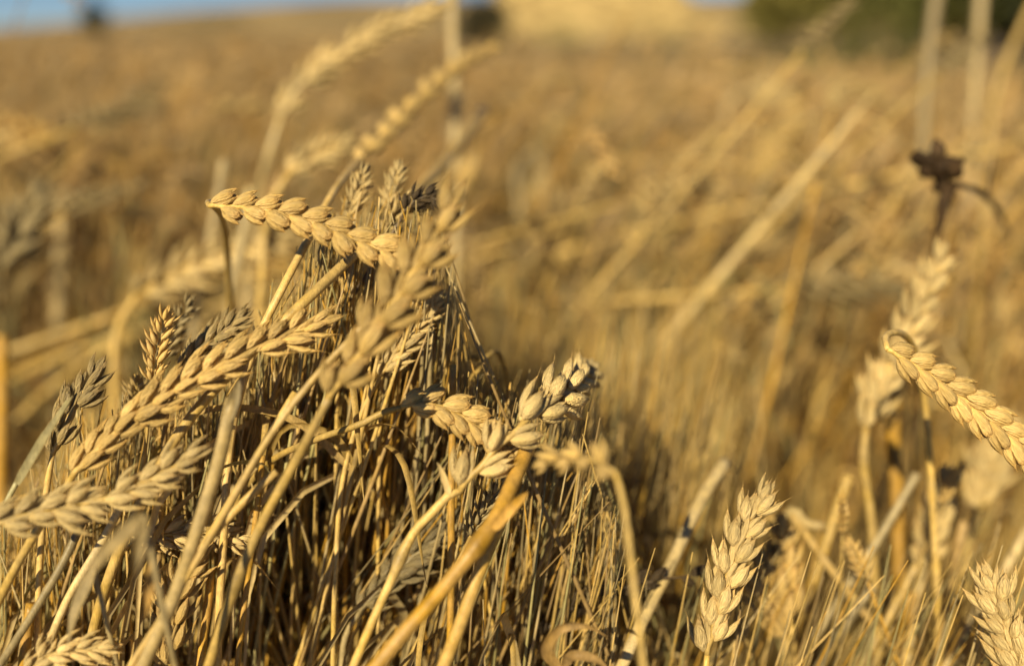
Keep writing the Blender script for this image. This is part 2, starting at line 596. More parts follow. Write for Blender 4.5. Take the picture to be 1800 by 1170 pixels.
def tree(label, x, y, h, wdt, tint, seed, name='tree', cat='tree', group=None, trunk=.28, count=6500, low=.25):
    rg = np.random.default_rng(seed)
    root = np.array((x, y, 0.0))
    e = tag(empty(name, tuple(root)), label, cat, group)
    mb = MB()
    top = root + np.array((rg.uniform(-.3, .3), rg.uniform(-.3, .3), h * .8))
    tp = smooth_path([root - (0, 0, .2), root + (top - root) * .5 + rg.normal(size=3) * (.12, .12, 0), top], 12)
    tube(mb, tp, np.linspace(trunk * h / 10, .04 * h / 10, 12), 8, np.array((.11, .08, .05)))
    for i in range(9):
        a = tp[int(rg.integers(3, 11))]
        th = rg.uniform(0, 2 * math.pi)
        b = a + np.array((math.cos(th) * wdt * .42, math.sin(th) * wdt * .42, h * rg.uniform(.08, .22)))
        tube(mb, smooth_path([a, (a + b) / 2 + (0, 0, -.04 * h), b], 7), np.linspace(.08 * h / 10, .02 * h / 10, 7), 6, np.array((.11, .08, .05)))
    from_mb('trunk', mb, M_BARK, e, root, root)
    mb = MB()
    leaf_cloud(mb, rg, root + (0, 0, h * (.5 + low * .5)), np.array((wdt / 2, wdt / 2, h * (.5 - low * .45))), count, (.22 if name == 'tree' else .16) * h / 6, tint)
    from_mb('crown', mb, M_GREEN, e, root, root)


def at_px(u, dist):
    return (u - 900) / FPX * dist * 1.0


tree('dark lone tree standing against the sky on the left field horizon', at_px(205, 95), 95, 4.6, 2.4, GREEN3, 3, low=.1, count=1800)
tree('low dark rounded bush on the horizon at the left of the hedge', at_px(345, 90), 90, 2.3, 5.2, GREEN3, 4, 'bush', 'bush', count=1500, low=.05)
tree('broad dark bush on the horizon under the blue sky', at_px(425, 88), 88, 2.7, 6.8, GREEN3, 5, 'bush', 'bush', count=1800, low=.05)
tree('dark bush at the foot of the dry golden slope', at_px(855, 45), 45, 2.6, 2.6, np.array((.055, .05, .022)), 6, 'bush', 'bush', low=.05)
for i, (u, dd, h, w, tn, lb) in enumerate((
        (1345, 74, 6.5, 5.0, GREEN2 * 1.35, 'small yellow green tree where the dry slope meets the wood'),
        (1450, 66, 9.0, 6.2, GREEN2 * 1.4, 'tall yellow green tree at the edge of the wood'),
        (1545, 60, 8.5, 5.8, GREEN1 * 1.25, 'green tree behind the left of two pale upright stalks'),
        (1640, 62, 9.5, 6.5, GREEN2 * 1.25, 'light green tree behind the pale upright stalks'),
        (1740, 52, 8.0, 5.6, GREEN1 * .8, 'dark green tree to the right of the pale upright stalks'),
        (1840, 48, 7.5, 5.6, GREEN3 * 1.2, 'darkest green tree cut by the right picture edge'))):
    tree(lb, at_px(u, dd), dd, h, w, tn, 20 + i, 'tree', 'tree', 'trees beyond the right of the field', low=.12)
for i, (u, dd, h, w, tn, lb) in enumerate((
        (1565, 7.5, 1.2, .95, GREEN1 * 1.1, 'dark green shrub at the field edge between two blurred stalks'),
        (1772, 5.6, 1.0, .62, GREEN1 * .8, 'dark green shrub at the field edge by the right picture edge'),
        (1480, 17, 1.5, 2.6, GREEN2, 'mid green shrub at the field edge under the tall tree'),
        (985, 20, 1.08, 3.2, np.array((.10, .135, .03)), 'low olive green shrub under the left part of the dry golden slope'),
        (1115, 21, 1.08, 3.2, np.array((.09, .12, .03)), 'low olive green shrub under the right part of the dry golden slope'))):
    tree(lb, at_px(u, dd), dd, h, w, tn, 40 + i, 'shrub', 'shrub', 'shrubs along the field edge', count=1500, low=.0)

# green verge beyond the field edge
rg = np.random.default_rng(77)
mb = MB()
n_ = 5200
xx = rg.uniform(.2, 9.5, n_); yy = rg.uniform(14, 40, n_)
xx = xx * yy / 22
for (x, y) in zip(xx, yy):
    h = rg.uniform(.12, .3)
    dx, dy = rg.normal(size=2) * .10
    w = rg.uniform(.012, .028)
    g = GREEN2 * rg.uniform(.5, 1.0)
    v = [(x - w, y, 0), (x + w, y, 0), (x + w * .7 + dx * .5, y + dy * .5, h * .6), (x - w * .7 + dx * .5, y + dy * .5, h * .6), (x + dx + w * .1, y + dy, h), (x + dx - w * .1, y + dy, h)]
    mb.add(v, [(0, 1, 2, 3), (3, 2, 4, 5)], g)
o = from_mb('grass', mb, M_GREEN)
tag(o, 'green grass verge beyond the edge of the wheat field', 'grass', kind='stuff')

# ------------------------------------------------------------------ the stalks one can tell apart
wheat('flat golden ear hanging level over the straw thicket, its tip to the right', seed=1,
      ear=[(368, 362, .475), (450, 366, .468), (540, 388, .464), (620, 420, .46), (700, 452, .458)], n=8, L=60, tilt=20, roll=-18, style='blunt', w=12,
      tint=EAR * 1.06, taper=(.92, 1.0, .95), stem=[(368, 362, .475), (366, 356, .49), (385, 372, .53), (398, 430, .60), (404, 540, .66), (408, 800, .70)])
wheat('big plump ear rising diagonally from the lower left, pointed spikelets in several rows', seed=2,
      ear=[(128, 836, .455), (200, 765, .455), (300, 692, .455), (400, 640, .457), (500, 592, .462), (560, 566, .466)], n=12, L=74, tilt=15, roll=-34, style='open', w=15,
      tint=EAR * 1.02, stem=[(128, 836, .455), (60, 940, .455), (0, 1050, .46), (-50, 1170, .47)], gape=.5)
wheat('shadowed ear with bristly tip lying level below the big diagonal ear', seed=3,
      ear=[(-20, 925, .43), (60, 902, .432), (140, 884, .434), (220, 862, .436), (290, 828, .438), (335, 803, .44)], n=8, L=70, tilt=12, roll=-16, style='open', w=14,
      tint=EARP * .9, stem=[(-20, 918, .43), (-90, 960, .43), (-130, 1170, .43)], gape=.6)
wheat('short ear arching over from a thin straw and tucked behind the crossing ear', seed=4,
      ear=[(705, 716, .472), (745, 708, .471), (800, 725, .47), (850, 758, .47), (905, 795, .47)], n=6, L=60, tilt=22, roll=-25, style='blunt', w=12, tint=EAR,
      stem=[(705, 716, .472), (680, 722, .473), (640, 742, .475), (560, 770, .485), (470, 815, .51), (380, 960, .54), (340, 1170, .55)], stint=GOLD)
wheat('plump gaping ear on a kinked stem, pointing up to the right past the shorter ear', seed=5,
      ear=[(808, 862, .452), (850, 812, .452), (900, 762, .455), (948, 722, .465), (992, 690, .49), (1040, 650, .56)], n=7, L=74, tilt=19, roll=4, style='plump', w=16, tint=EARP,
      stem=[(808, 862, .452), (785, 872, .452), (768, 892, .45), (735, 925, .45), (685, 1025, .448), (615, 1185, .445)], nodes=(.055,), gape=.2,
      leaf=[([(790, 868, .45), (778, 835, .448), (768, 812, .446)], 12, .6)], ltint=EARP)
wheat('drooping ear tip on a soft bent stem, right of the gaping ear', seed=6,
      ear=[(1082, 830, .375), (1050, 810, .385), (1005, 806, .40), (955, 814, .415)], n=3, L=52, tilt=13, roll=10, style='plump', w=12, tint=EAR,
      stem=[(1082, 830, .375), (1093, 870, .373), (1106, 960, .372), (1118, 1060, .372), (1132, 1185, .372)], taper=(.9, 1, .9))
wheat('tall open ear with sharp pointed glumes standing upright at the lower right', seed=7,
      ear=[(1243, 1150, .492), (1262, 1070, .492), (1287, 985, .492), (1312, 925, .493), (1342, 872, .497)], n=6, L=72, tilt=10, roll=-14, style='plump', w=13, tint=EARP,
      stem=[(1243, 1150, .492), (1239, 1200, .492), (1236, 1300, .492)], gape=.5)
wheat('upright ear cut off by the lower right corner', seed=8,
      ear=[(1820, 1240, .492), (1785, 1150, .492), (1762, 1085, .492), (1742, 1035, .494)], n=6, L=72, tilt=13, roll=-18, style='plump', w=13, tint=EARP,
      stem=[(1820, 1240, .492), (1830, 1300, .492), (1840, 1400, .492)], gape=.3)
wheat('flat shingled ear drooping towards the right picture edge', seed=9,
      ear=[(1560, 614, .488), (1620, 650, .487), (1690, 700, .486), (1760, 755, .485), (1850, 830, .484)], n=9, L=65, tilt=21, roll=-12, style='blunt', w=12, tint=EAR * 1.08,
      stem=[(1560, 614, .488), (1556, 594, .50), (1575, 584, .52), (1600, 600, .55), (1625, 700, .60), (1640, 900, .62), (1650, 1170, .63)], taper=(.85, 1.0, 1.0))
wheat('stout blurred ear leaning up to the right across the thicket, partly in shade', seed=10,
      ear=[(578, 700, .418), (640, 612, .414), (700, 520, .41), (748, 445, .406), (788, 365, .404)], n=6, L=86, tilt=17, roll=-24, style='plump', w=18, tint=EAR * .82,  # the shade is put into the whole ear's darker tint
      stem=[(578, 700, .418), (525, 800, .432), (455, 930, .435), (362, 1185, .44)], gape=.2, nodes=(.12,))
wheat('lone stout spikelet cluster at the bottom left corner, glossy and pale', seed=11,
      ear=[(45, 1185, .45), (85, 1150, .45), (135, 1140, .45), (180, 1138, .45)], n=4, L=52, tilt=20, roll=0, style='open', w=10, tint=EARP * 1.05,
      stem=[(45, 1185, .45), (20, 1230, .45), (0, 1300, .45)])
wheat('small slim ear slanting up in the thicket under the stout blurred ear', seed=12,
      ear=[(668, 662, .51), (702, 612, .51), (740, 568, .512), (768, 532, .515)], n=7, L=44, tilt=24, roll=-25, style='open', w=9, tint=EARP,
      stem=[(668, 662, .51), (640, 715, .51), (605, 830, .51), (590, 1000, .51), (585, 1180, .51)])
wheat('dark weathered ear in the shade behind the big diagonal ear', seed=13,
      ear=[(318, 652, .50), (350, 618, .50), (385, 590, .503), (420, 562, .507)], n=6, L=48, tilt=22, roll=-25, style='open', w=9, tint=EARP * .62, stint=BROWN,  # shade over this ear is painted in as a lowered husk tint
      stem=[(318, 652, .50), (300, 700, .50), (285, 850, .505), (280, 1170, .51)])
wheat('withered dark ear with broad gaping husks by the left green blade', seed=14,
      ear=[(92, 800, .475), (108, 760, .475), (135, 712, .478), (165, 655, .482)], n=4, L=66, tilt=18, roll=-25, style='open', w=11, tint=EARP * .58, stint=EAR,  # husk tint darkened to stand for the shade the ear is in
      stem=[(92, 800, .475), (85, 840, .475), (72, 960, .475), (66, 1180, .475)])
wheat('pale little ear lying level among the lower left stems', seed=15,
      ear=[(228, 957, .495), (270, 945, .495), (320, 938, .495), (375, 938, .496), (425, 948, .497)], n=6, L=46, tilt=24, roll=-30, style='open', w=8, tint=EARP * 1.05,
      stem=[(228, 957, .495), (205, 985, .498), (190, 1060, .50), (185, 1180, .50)])
wheat('narrow ear standing low behind the crossing lower left straws', seed=16,
      ear=[(300, 1168, .475), (303, 1105, .475), (308, 1050, .476), (345, 985, .478)], n=4, L=66, tilt=16, roll=15, style='open', w=10, tint=EAR * .95,
      stem=[(300, 1168, .475), (300, 1230, .475), (300, 1320, .475)])
wheat('long dark ear lying in shadow under the kinked stem', seed=17,
      ear=[(632, 1075, .53), (700, 1000, .53), (775, 940, .53), (860, 880, .535)], n=9, L=60, tilt=18, roll=-20, style='open', w=11, tint=GREY * .75, stint=GREY,  # grey tint carries the shadow of the ear above
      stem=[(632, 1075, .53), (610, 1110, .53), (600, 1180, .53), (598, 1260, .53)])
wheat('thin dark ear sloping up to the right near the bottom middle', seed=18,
      ear=[(945, 1118, .54), (1020, 1058, .54), (1110, 1028, .542), (1200, 1012, .545), (1255, 1008, .55)], n=9, L=46, tilt=20, roll=20, style='slim', w=9, tint=DARK * .8, stint=DARK,  # shadow on the ear put into its dark tint
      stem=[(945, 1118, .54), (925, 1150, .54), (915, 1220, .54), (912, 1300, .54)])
wheat('tiny ear at the top of the thicket left of its peak', seed=19, ear=[(612, 385, .535), (622, 350, .535), (640, 305, .537)], n=5, L=32, tilt=22, roll=10, style='open', w=7, tint=EARP * .9,
      stem=[(612, 385, .535), (606, 430, .53), (596, 600, .53), (590, 900, .53)])
wheat('tiny ear at the peak of the thicket', seed=20, ear=[(684, 368, .54), (690, 338, .54), (700, 300, .542)], n=5, L=32, tilt=22, roll=-20, style='open', w=7, tint=EARP * .9,
      stem=[(684, 368, .54), (680, 420, .535), (672, 600, .53), (665, 900, .53)])
wheat('small blackened ear hooked over at the top right of the thicket', seed=21, ear=[(712, 372, .52), (730, 352, .52), (752, 345, .52), (772, 352, .52)], n=3, L=34, tilt=26, roll=10, style='open', w=7, tint=DARK,  # husks and stem in a very dark tint
      stint=DARK * 1.4, stem=[(712, 372, .52), (690, 410, .52), (640, 490, .52), (575, 590, .52), (520, 760, .52)])

# ears out of focus, behind
wheat('long pale blurred ear arching high above the thicket towards the sky', seed=31,
      ear=[(494, 205, .95), (535, 142, .95), (615, 82, .95), (695, 42, .95), (775, 10, .95)], n=12, L=50, tilt=20, roll=-18, style='open', w=14, tint=EARP * 1.02, stint=PALE,
      stem=[(494, 205, .95), (474, 270, .95), (455, 340, .98), (440, 450, 1.0), (430, 700, 1.0)])
wheat('blurred ear continuing the bright straw behind the level ear', seed=32,
      ear=[(632, 280, .68), (700, 208, .78), (780, 130, .88), (868, 82, 1.0)], n=10, L=54, tilt=16, roll=-25, style='slim', w=14, tint=EAR, stint=EAR,
      stem=[(632, 280, .68), (575, 358, .55), (538, 428, .51), (500, 500, .492), (455, 592, .488), (420, 700, .488), (390, 1000, .49)])
wheat('small blurred ear low beside the arching pale ear', seed=33, ear=[(508, 305, .78), (550, 275, .78), (605, 250, .78)], n=6, L=44, tilt=22, roll=0, style='open', w=12, tint=EARP,
      stem=[(508, 305, .78), (480, 350, .78), (460, 500, .78), (450, 800, .78)])
wheat('blurred ear lying aslant left of the level ear', seed=34, ear=[(240, 520, .86), (310, 478, .85), (400, 442, .84), (498, 420, .84)], n=7, L=62, tilt=20, roll=10, style='open', w=14, tint=EARP,
      stem=[(240, 520, .86), (215, 560, .86), (200, 700, .86), (195, 900, .86)])
wheat('blurred ear held upright under the dark withered seed head', seed=35, ear=[(1522, 755, .66), (1552, 672, .66), (1592, 585, .66), (1628, 510, .66), (1652, 452, .66)], n=8, L=66, tilt=16, roll=10, style='open', w=16, tint=EARP,
      stem=[(1522, 755, .66), (1518, 800, .66), (1530, 900, .66), (1540, 1100, .66), (1545, 1200, .66)])
wheat('short blurred ear lit pale far off in the field, tilted down right', seed=36, ear=[(1320, 158, 2.0), (1365, 175, 2.0), (1420, 205, 2.0)], n=4, L=54, tilt=22, style='open', w=16, tint=EARP * .95, stint=PALE * .7,
      stem=[(1320, 158, 2.0), (1290, 170, 2.0), (1275, 260, 2.0), (1265, 600, 2.0)])
wheat('blurred ear lying level and pale in the middle of the right field', seed=37, ear=[(1330, 522, 1.4), (1385, 518, 1.4), (1440, 524, 1.4)], n=4, L=56, tilt=20, style='open', w=16, tint=EARP * .95, stint=PALE * .7,
      stem=[(1330, 522, 1.4), (1300, 530, 1.4), (1288, 600, 1.4), (1280, 850, 1.4)])
wheat('big blurred stalk leaning far to the right across the open field', seed=38, ear=[(1235, 425, 1.5), (1290, 345, 1.5), (1350, 270, 1.5), (1390, 225, 1.5)], n=7, L=66, tilt=16, style='slim', w=24, tint=EAR * .7, stint=EAR * .68,
      stem=[(1235, 425, 1.5), (1180, 500, 1.5), (1090, 610, 1.5), (990, 740, 1.5), (960, 900, 1.5)])
wheat('blurred pale upright stalk with a short ear in the mid field', seed=39, ear=[(1112, 500, 1.6), (1116, 430, 1.6), (1128, 350, 1.6)], n=5, L=60, tilt=18, style='open', w=18, tint=EARP * .8, stint=PALE * .7,
      stem=[(1112, 500, 1.6), (1108, 600, 1.6), (1105, 800, 1.6)])
wheat('blurred hooked ear curling down near the middle of the field', seed=40, ear=[(948, 300, 1.6), (965, 350, 1.6), (1005, 380, 1.6), (1045, 372, 1.6)], n=5, L=54, tilt=20, style='open', w=16, tint=EARP * .8, stint=PALE * .7,
      stem=[(948, 300, 1.6), (946, 270, 1.6), (928, 275, 1.6), (915, 400, 1.6), (910, 700, 1.6)])
wheat('blurred leaning stalk low in the right field below the level pale ear', seed=41, ear=[(1400, 640, 1.3), (1440, 590, 1.3), (1490, 540, 1.3)], n=5, L=60, tilt=18, style='slim', w=20, tint=EAR * .68, stint=EAR * .68,
      stem=[(1400, 640, 1.3), (1350, 690, 1.3), (1310, 760, 1.3), (1290, 900, 1.3)])
wheat('greyish clump of blurred husks at the left picture edge', seed=42, ear=[(-10, 480, .9), (15, 440, .9), (40, 395, .9), (65, 350, .9)], n=5, L=64, tilt=26, roll=20, style='open', w=14, tint=GREY * 1.1, stint=GREY,
      stem=[(-10, 480, .9), (-20, 540, .9), (-25, 700, .9)], gape=.5)
wheat('blurred short ear cluster with two heads low at the right, the left one', seed=43, ear=[(1385, 1120, .60), (1362, 1060, .60), (1340, 1000, .60)], n=3, L=78, tilt=18, style='open', w=12, tint=EAR * .95,
      stem=[(1385, 1120, .60), (1388, 1160, .60), (1390, 1260, .60)])
wheat('blurred short ear cluster with two heads low at the right, the right one', seed=44, ear=[(1392, 1100, .61), (1382, 1020, .61), (1372, 940, .61)], n=4, L=66, tilt=16, style='open', w=12, tint=EAR * .95,
      stem=[(1392, 1100, .61), (1396, 1160, .61), (1400, 1260, .61)])
wheat('pale blurred ear topping a stem in the lower right', seed=45, ear=[(1622, 1000, .68), (1640, 930, .68), (1662, 850, .68)], n=5, L=66, tilt=17, roll=30, style='open', w=15, tint=EARP, stint=PALE,
      stem=[(1622, 1000, .68), (1610, 1060, .68), (1590, 1190, .68)])
wheat('pale blurred ear right of the lower right stems', seed=46, ear=[(1715, 900, .74), (1740, 830, .74), (1778, 760, .74)], n=5, L=66, tilt=18, style='open', w=14, tint=EARP,
      stem=[(1715, 900, .74), (1700, 980, .74), (1690, 1180, .74)])

# ---- bare straws and stems that stand out
def straw(label, pts, w, tint=GOLD, seed=0, **k):
    wheat(label, stem=pts, w=w, stint=tint, seed=seed, name='straw', cat='straw', **k)


straw('thick orange straw with a snapped top rising from the bottom middle', [(932, 775, .476), (900, 850, .45), (868, 915, .436), (790, 1020, .425), (720, 1100, .417), (640, 1195, .41)], 27, ORANGE * 1.08, 50, nodes=(.075, .17),
      leaf=[([(866, 928, .427), (892, 898, .426), (928, 864, .427)], 22, .2)], ltint=ORANGE * 1.05)
straw('bright golden straw just right of the thick orange straw', [(880, 915, .445), (850, 985, .442), (815, 1080, .44), (770, 1195, .44)], 24, np.array((.60, .37, .08)), 51)
straw('upright straw with a bright edge behind the kinked stem', [(796, 640, .50), (795, 760, .50), (793, 900, .50), (793, 1010, .50), (790, 1180, .50)], 13, ORANGE * .9, 52)
straw('thick straw running up right from the big diagonal ear', [(850, 195, .98), (780, 288, .76), (690, 378, .59), (615, 455, .495), (520, 545, .468), (420, 640, .466), (330, 740, .466), (240, 900, .47)], 19, GOLD, 53)
straw('long thin straw slanting across the thicket under the stout ear', [(812, 335, .47), (755, 420, .45), (650, 560, .438), (560, 655, .435), (475, 765, .432), (395, 900, .43), (300, 1060, .43), (220, 1185, .43)], 12, EAR, 54)
straw('broad brownish stem leaning right in the lower left, tattered at its top', [(408, 700, .43), (392, 780, .43), (350, 920, .43), (305, 1050, .43), (245, 1185, .43)], 24, np.array((.50, .36, .14)), 55,
      leaf=[([(400, 740, .428), (412, 700, .428), (420, 668, .43)], 20, .5)], ltint=GREY)
straw('straw crossing low behind the brownish stem, upper of two', [(486, 828, .445), (430, 880, .444), (365, 950, .443), (300, 1055, .44), (235, 1190, .44)], 15, EAR * .95, 56)
straw('straw crossing low behind the brownish stem, lower of two', [(520, 690, .46), (468, 775, .455), (400, 890, .452), (343, 985, .45), (280, 1100, .45), (250, 1200, .45)], 15, GOLD, 57)
straw('thin bright straw at the lower left beside the ear in shadow', [(212, 890, .47), (180, 950, .47), (120, 1050, .468), (65, 1190, .465)], 14, PALE, 58)
straw('greyish straw sloping at the far left bottom', [(150, 905, .47), (110, 990, .465), (50, 1090, .46), (-20, 1200, .46)], 14, GREY * 1.2, 59)
straw('short orange stub near the bottom left corner', [(55, 1060, .47), (48, 1110, .47), (38, 1195, .47)], 18, ORANGE, 60)
straw('yellow upright straw between the lower left crossing stems', [(372, 1000, .49), (365, 1060, .49), (350, 1190, .49)], 14, ORANGE * 1.1, 61)
straw('thin orange upright straw rising beside the yellow one', [(462, 800, .50), (447, 930, .50), (430, 1060, .50), (415, 1190, .50)], 10, ORANGE, 62)
straw('pale green blade slanting up at the left picture edge', [(120, 705, .47), (60, 795, .465), (0, 905, .46), (-40, 1000, .46), (-60, 1180, .46)], 9, np.array((.42, .37, .17)), 63,
      leaf=[([(30, 850, .452), (75, 775, .450), (128, 695, .450)], 17, -.5)], ltint=np.array((.52, .44, .20)))
straw('blurred orange stalk standing at the left picture edge', [(4, 590, .85), (3, 700, .85), (0, 850, .85), (0, 1000, .85)], 20, ORANGE, 64)
straw('tall pale blurred stalk standing above the thicket up to the sky', [(796, -60, 1.1), (797, 60, 1.1), (800, 180, 1.1), (802, 320, 1.1), (800, 600, 1.1)], 20, PALE * .7, 65,
      leaf=[([(801, 340, 1.1), (815, 300, 1.08), (838, 262, 1.1)], 30, .4)], ltint=EAR)
straw('left of two pale blurred upright stalks before the trees', [(1658, -80, 1.35), (1645, 0, 1.35), (1634, 90, 1.35), (1626, 180, 1.35), (1620, 330, 1.35)], 21, PALE * .68, 66)
straw('right of two pale blurred upright stalks before the trees', [(1730, -80, 1.45), (1722, 30, 1.45), (1715, 140, 1.45), (1710, 220, 1.45), (1705, 340, 1.45)], 18, PALE * .65, 67)
straw('blurred stalk slanting into the top right corner', [(1850, -60, 1.35), (1800, 40, 1.35), (1755, 150, 1.35), (1735, 300, 1.35), (1725, 450, 1.35)], 13, GOLD * .75, 68)
straw('pale blurred straw with a broad cut top, sloping up right from the bottom', [(1275, 812, .62), (1240, 865, .60), (1180, 990, .56), (1130, 1090, .53), (1085, 1190, .51)], 22, PALE * .95, 69)
straw('yellow straw standing in the lower middle beyond the soft bent stem', [(1062, 862, .60), (1045, 930, .60), (1025, 1030, .60), (1010, 1190, .60)], 15, GOLD * 1.05, 70)
straw('straw with a pale stub top, leaning right in the lower right', [(1492, 835, .66), (1478, 875, .66), (1440, 990, .66), (1405, 1090, .66), (1375, 1195, .66)], 19, GOLD, 71)
straw('straw crossing the others backwards in the lower right', [(1392, 905, .64), (1450, 985, .64), (1530, 1090, .64), (1605, 1190, .64)], 14, EAR * .9, 72)
straw('greyish long straw leaning right across the backward straw', [(1612, 832, .65), (1545, 945, .65), (1470, 1060, .65), (1400, 1170, .65)], 15, GREY * 1.2, 73)
straw('golden straw low in the lower right with a bright side', [(1612, 990, .63), (1570, 1070, .63), (1535, 1130, .63), (1495, 1200, .63)], 17, GOLD * 1.08, 74)
straw('dull grey straw below the crossing point in the lower right', [(1535, 1030, .62), (1490, 1090, .62), (1430, 1190, .62)], 17, GREY * 1.1, 75)
straw('orange straw between the crossed straws in the lower right', [(1605, 1040, .68), (1590, 1100, .68), (1560, 1200, .68)], 18, ORANGE, 76)
straw('straw bent in a hook at the top, lower right', [(1448, 925, .64), (1415, 918, .64), (1395, 895, .64), (1385, 905, .645), (1380, 980, .65), (1380, 1180, .65)], 17, PALE, 77)
straw('upright brownish straw at the lower right, nearest the corner ear', [(1695, 915, .69), (1680, 980, .69), (1660, 1080, .69), (1640, 1195, .69)], 16, BROWN * 1.3, 78)
straw('pale straw leaning into the right picture edge', [(1815, 915, .7), (1760, 1010, .7), (1715, 1075, .7), (1650, 1195, .7)], 15, PALE, 79)
straw('orange stalk standing behind the flat shingled ear', [(1572, 690, .72), (1570, 760, .72), (1575, 850, .72), (1580, 1100, .72)], 24, ORANGE, 80)
straw('blurred upright pale stalk in the left field', [(112, 330, 1.35), (110, 430, 1.35), (104, 520, 1.35), (100, 600, 1.35)], 26, PALE * .85, 81)
straw('blurred thin pale stalk left of the level ear', [(395, 280, .9), (375, 400, .9), (350, 520, .9), (335, 700, .9)], 17, PALE * .85, 82)
straw('blurred grey green stalk under the level ear', [(440, 330, .8), (425, 430, .8), (405, 540, .8), (395, 700, .8)], 17, GREY * 1.3, 83)

# ---- withered weed with a dark head, and dead leaves
def weed():
    d = .70
    root = ground_point(P(1600, 900, d + .06), P(1610, 700, d + .05))
    e = tag(empty('withered_weed', tuple(root)), 'dark brown withered seed head on a curved stalk above the blurred ear', 'weed')
    pts = [P(1672, 322, d), P(1660, 350, d), P(1652, 395, d), P(1640, 445, d + .01), P(1626, 560, d + .03), P(1612, 700, d + .05), P(1600, 900, d + .06), root]
    from_mb('stem', stem_mb(pts, [px(13, d), px(11, d), px(7, d), px(3.5, d), px(3, d), px(3, d), px(3, d), px(4, d)], np.array((.06, .033, .012)), n=60), M_WITHER, e, root, root)
    rg = np.random.default_rng(5)
    mb = MB()
    hc = P(1655, 298, d)
    for i in range(13):
        a = hc + rg.normal(size=3) * px(6, d) + (P(1655 + rg.uniform(-26, 26), 298, d) - hc) * 1.0
        a[2] -= (a[0] - hc[0]) * .55
        ax = rg.normal(size=3) + np.array((-.8, 0, .6))
        husk(mb, a, ax, rg.normal(size=3), px(rg.uniform(34, 50), d), px(15, d), px(12, d), 8, 7, np.array((.052, .030, .012)) * rg.uniform(.7, 1.4), tip=.6, bend=.1)
    from_mb('seed_head', mb, M_WITHER, e, hc, root)
    for k, (pp, w) in enumerate((([(1682, 325, d), (1712, 334, d + .04), (1738, 352, d + .10), (1760, 385, d + .16), (1782, 425, d + .2)], 15), ([(1735, 345, d + .02), (1742, 300, d + .04), (1748, 260, d + .12)], 8))):
        mb = MB()
        p = smooth_path([P(*q) for q in pp], 20)
        s = np.linspace(0, 1, 20)
        ribbon(mb, p, px(w, d) * .5 * np.interp(s, (0, .3, .7, 1), (.5, 1, .8, .1)), np.array((.045, .03, .016)), TO_CAM, .8, .5)
        from_mb('leaf', mb, M_WITHER, e, root, root)


weed()


def dead_leaf(label, strips, tint, seed):
    """a curled dead blade still hanging on the foot of its own thin stem"""
    a = P(*strips[0][0][0])
    b = a + np.array((0, .01, -.08))
    root = ground_point(b, a)
    e = tag(empty('dead_leaf', tuple(root)), label, 'dead leaf')
    from_mb('stem', stem_mb([a, b, root], [.0012, .0013, .0015], GREY, n=16), M_STRAW, e, root, root)
    for pp, w, tw in strips:
        mb = MB()
        p = smooth_path([P(*q) for q in pp], 24)
        s = np.linspace(0, 1, 24)
        ribbon(mb, p, px(w, pp[0][2]) * .5 * np.interp(s, (0, .2, .6, 1), (.5, 1, .85, .08)), tint, TO_CAM, tw, .5)
        from_mb('blade', mb, M_LEAF, e, root, root)


dead_leaf('crumpled orange brown dead leaf at the bottom edge of the field', [([(985, 1175, .45), (960, 1140, .445), (985, 1102, .44), (1030, 1098, .44), (1068, 1118, .445)], 22, .7), ([(990, 1170, .45), (1010, 1150, .44), (1050, 1160, .44), (1075, 1185, .44)], 18, -.6)], np.array((.42, .26, .08)), 1)
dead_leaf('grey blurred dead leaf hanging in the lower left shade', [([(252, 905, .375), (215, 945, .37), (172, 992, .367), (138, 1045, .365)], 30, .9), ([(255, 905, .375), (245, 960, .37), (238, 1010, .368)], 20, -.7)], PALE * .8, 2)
dead_leaf('small orange leaf tip hanging beside the grey dead leaf', [([(268, 985, .40), (266, 1030, .397), (258, 1085, .395)], 18, .3)], np.array((.5, .29, .06)), 3)
dead_leaf('long pale leaf curling in the shade at the bottom left', [([(165, 1000, .43), (140, 1060, .425), (118, 1140, .42)], 24, .7)], GREY * 1.2, 4)

# ------------------------------------------------------------------ thicket: stalks of their own, built once per kind and copied
H0 = .85


def proto_shape(i):
    """a stalk of height H0 rooted at the origin, leaning towards +X"""
    rg = np.random.default_rng(500 + i)
    eared = i % 4 in (1,)
    lean = rg.uniform(.03, .24)
    arc = rg.uniform(.0, .05)
    pts = np.array([(0, 0, 0), (lean * .15 * H0, rg.normal() * .006, H0 * .3), (lean * .45 * H0, rg.normal() * .01, H0 * .65), (lean * H0 + arc, rg.normal() * .012, H0)])
    r = rg.uniform(.0007, .0014)
    tint = (GOLD, ORANGE, GOLD * .8, EAR * .95, BROWN * 1.15, GOLD, OLIVE, PALE * .9, GREY, GOLD * 1.05, BROWN, EARP)[(i * 5) % 12]
    return rg, eared, pts, r, tint


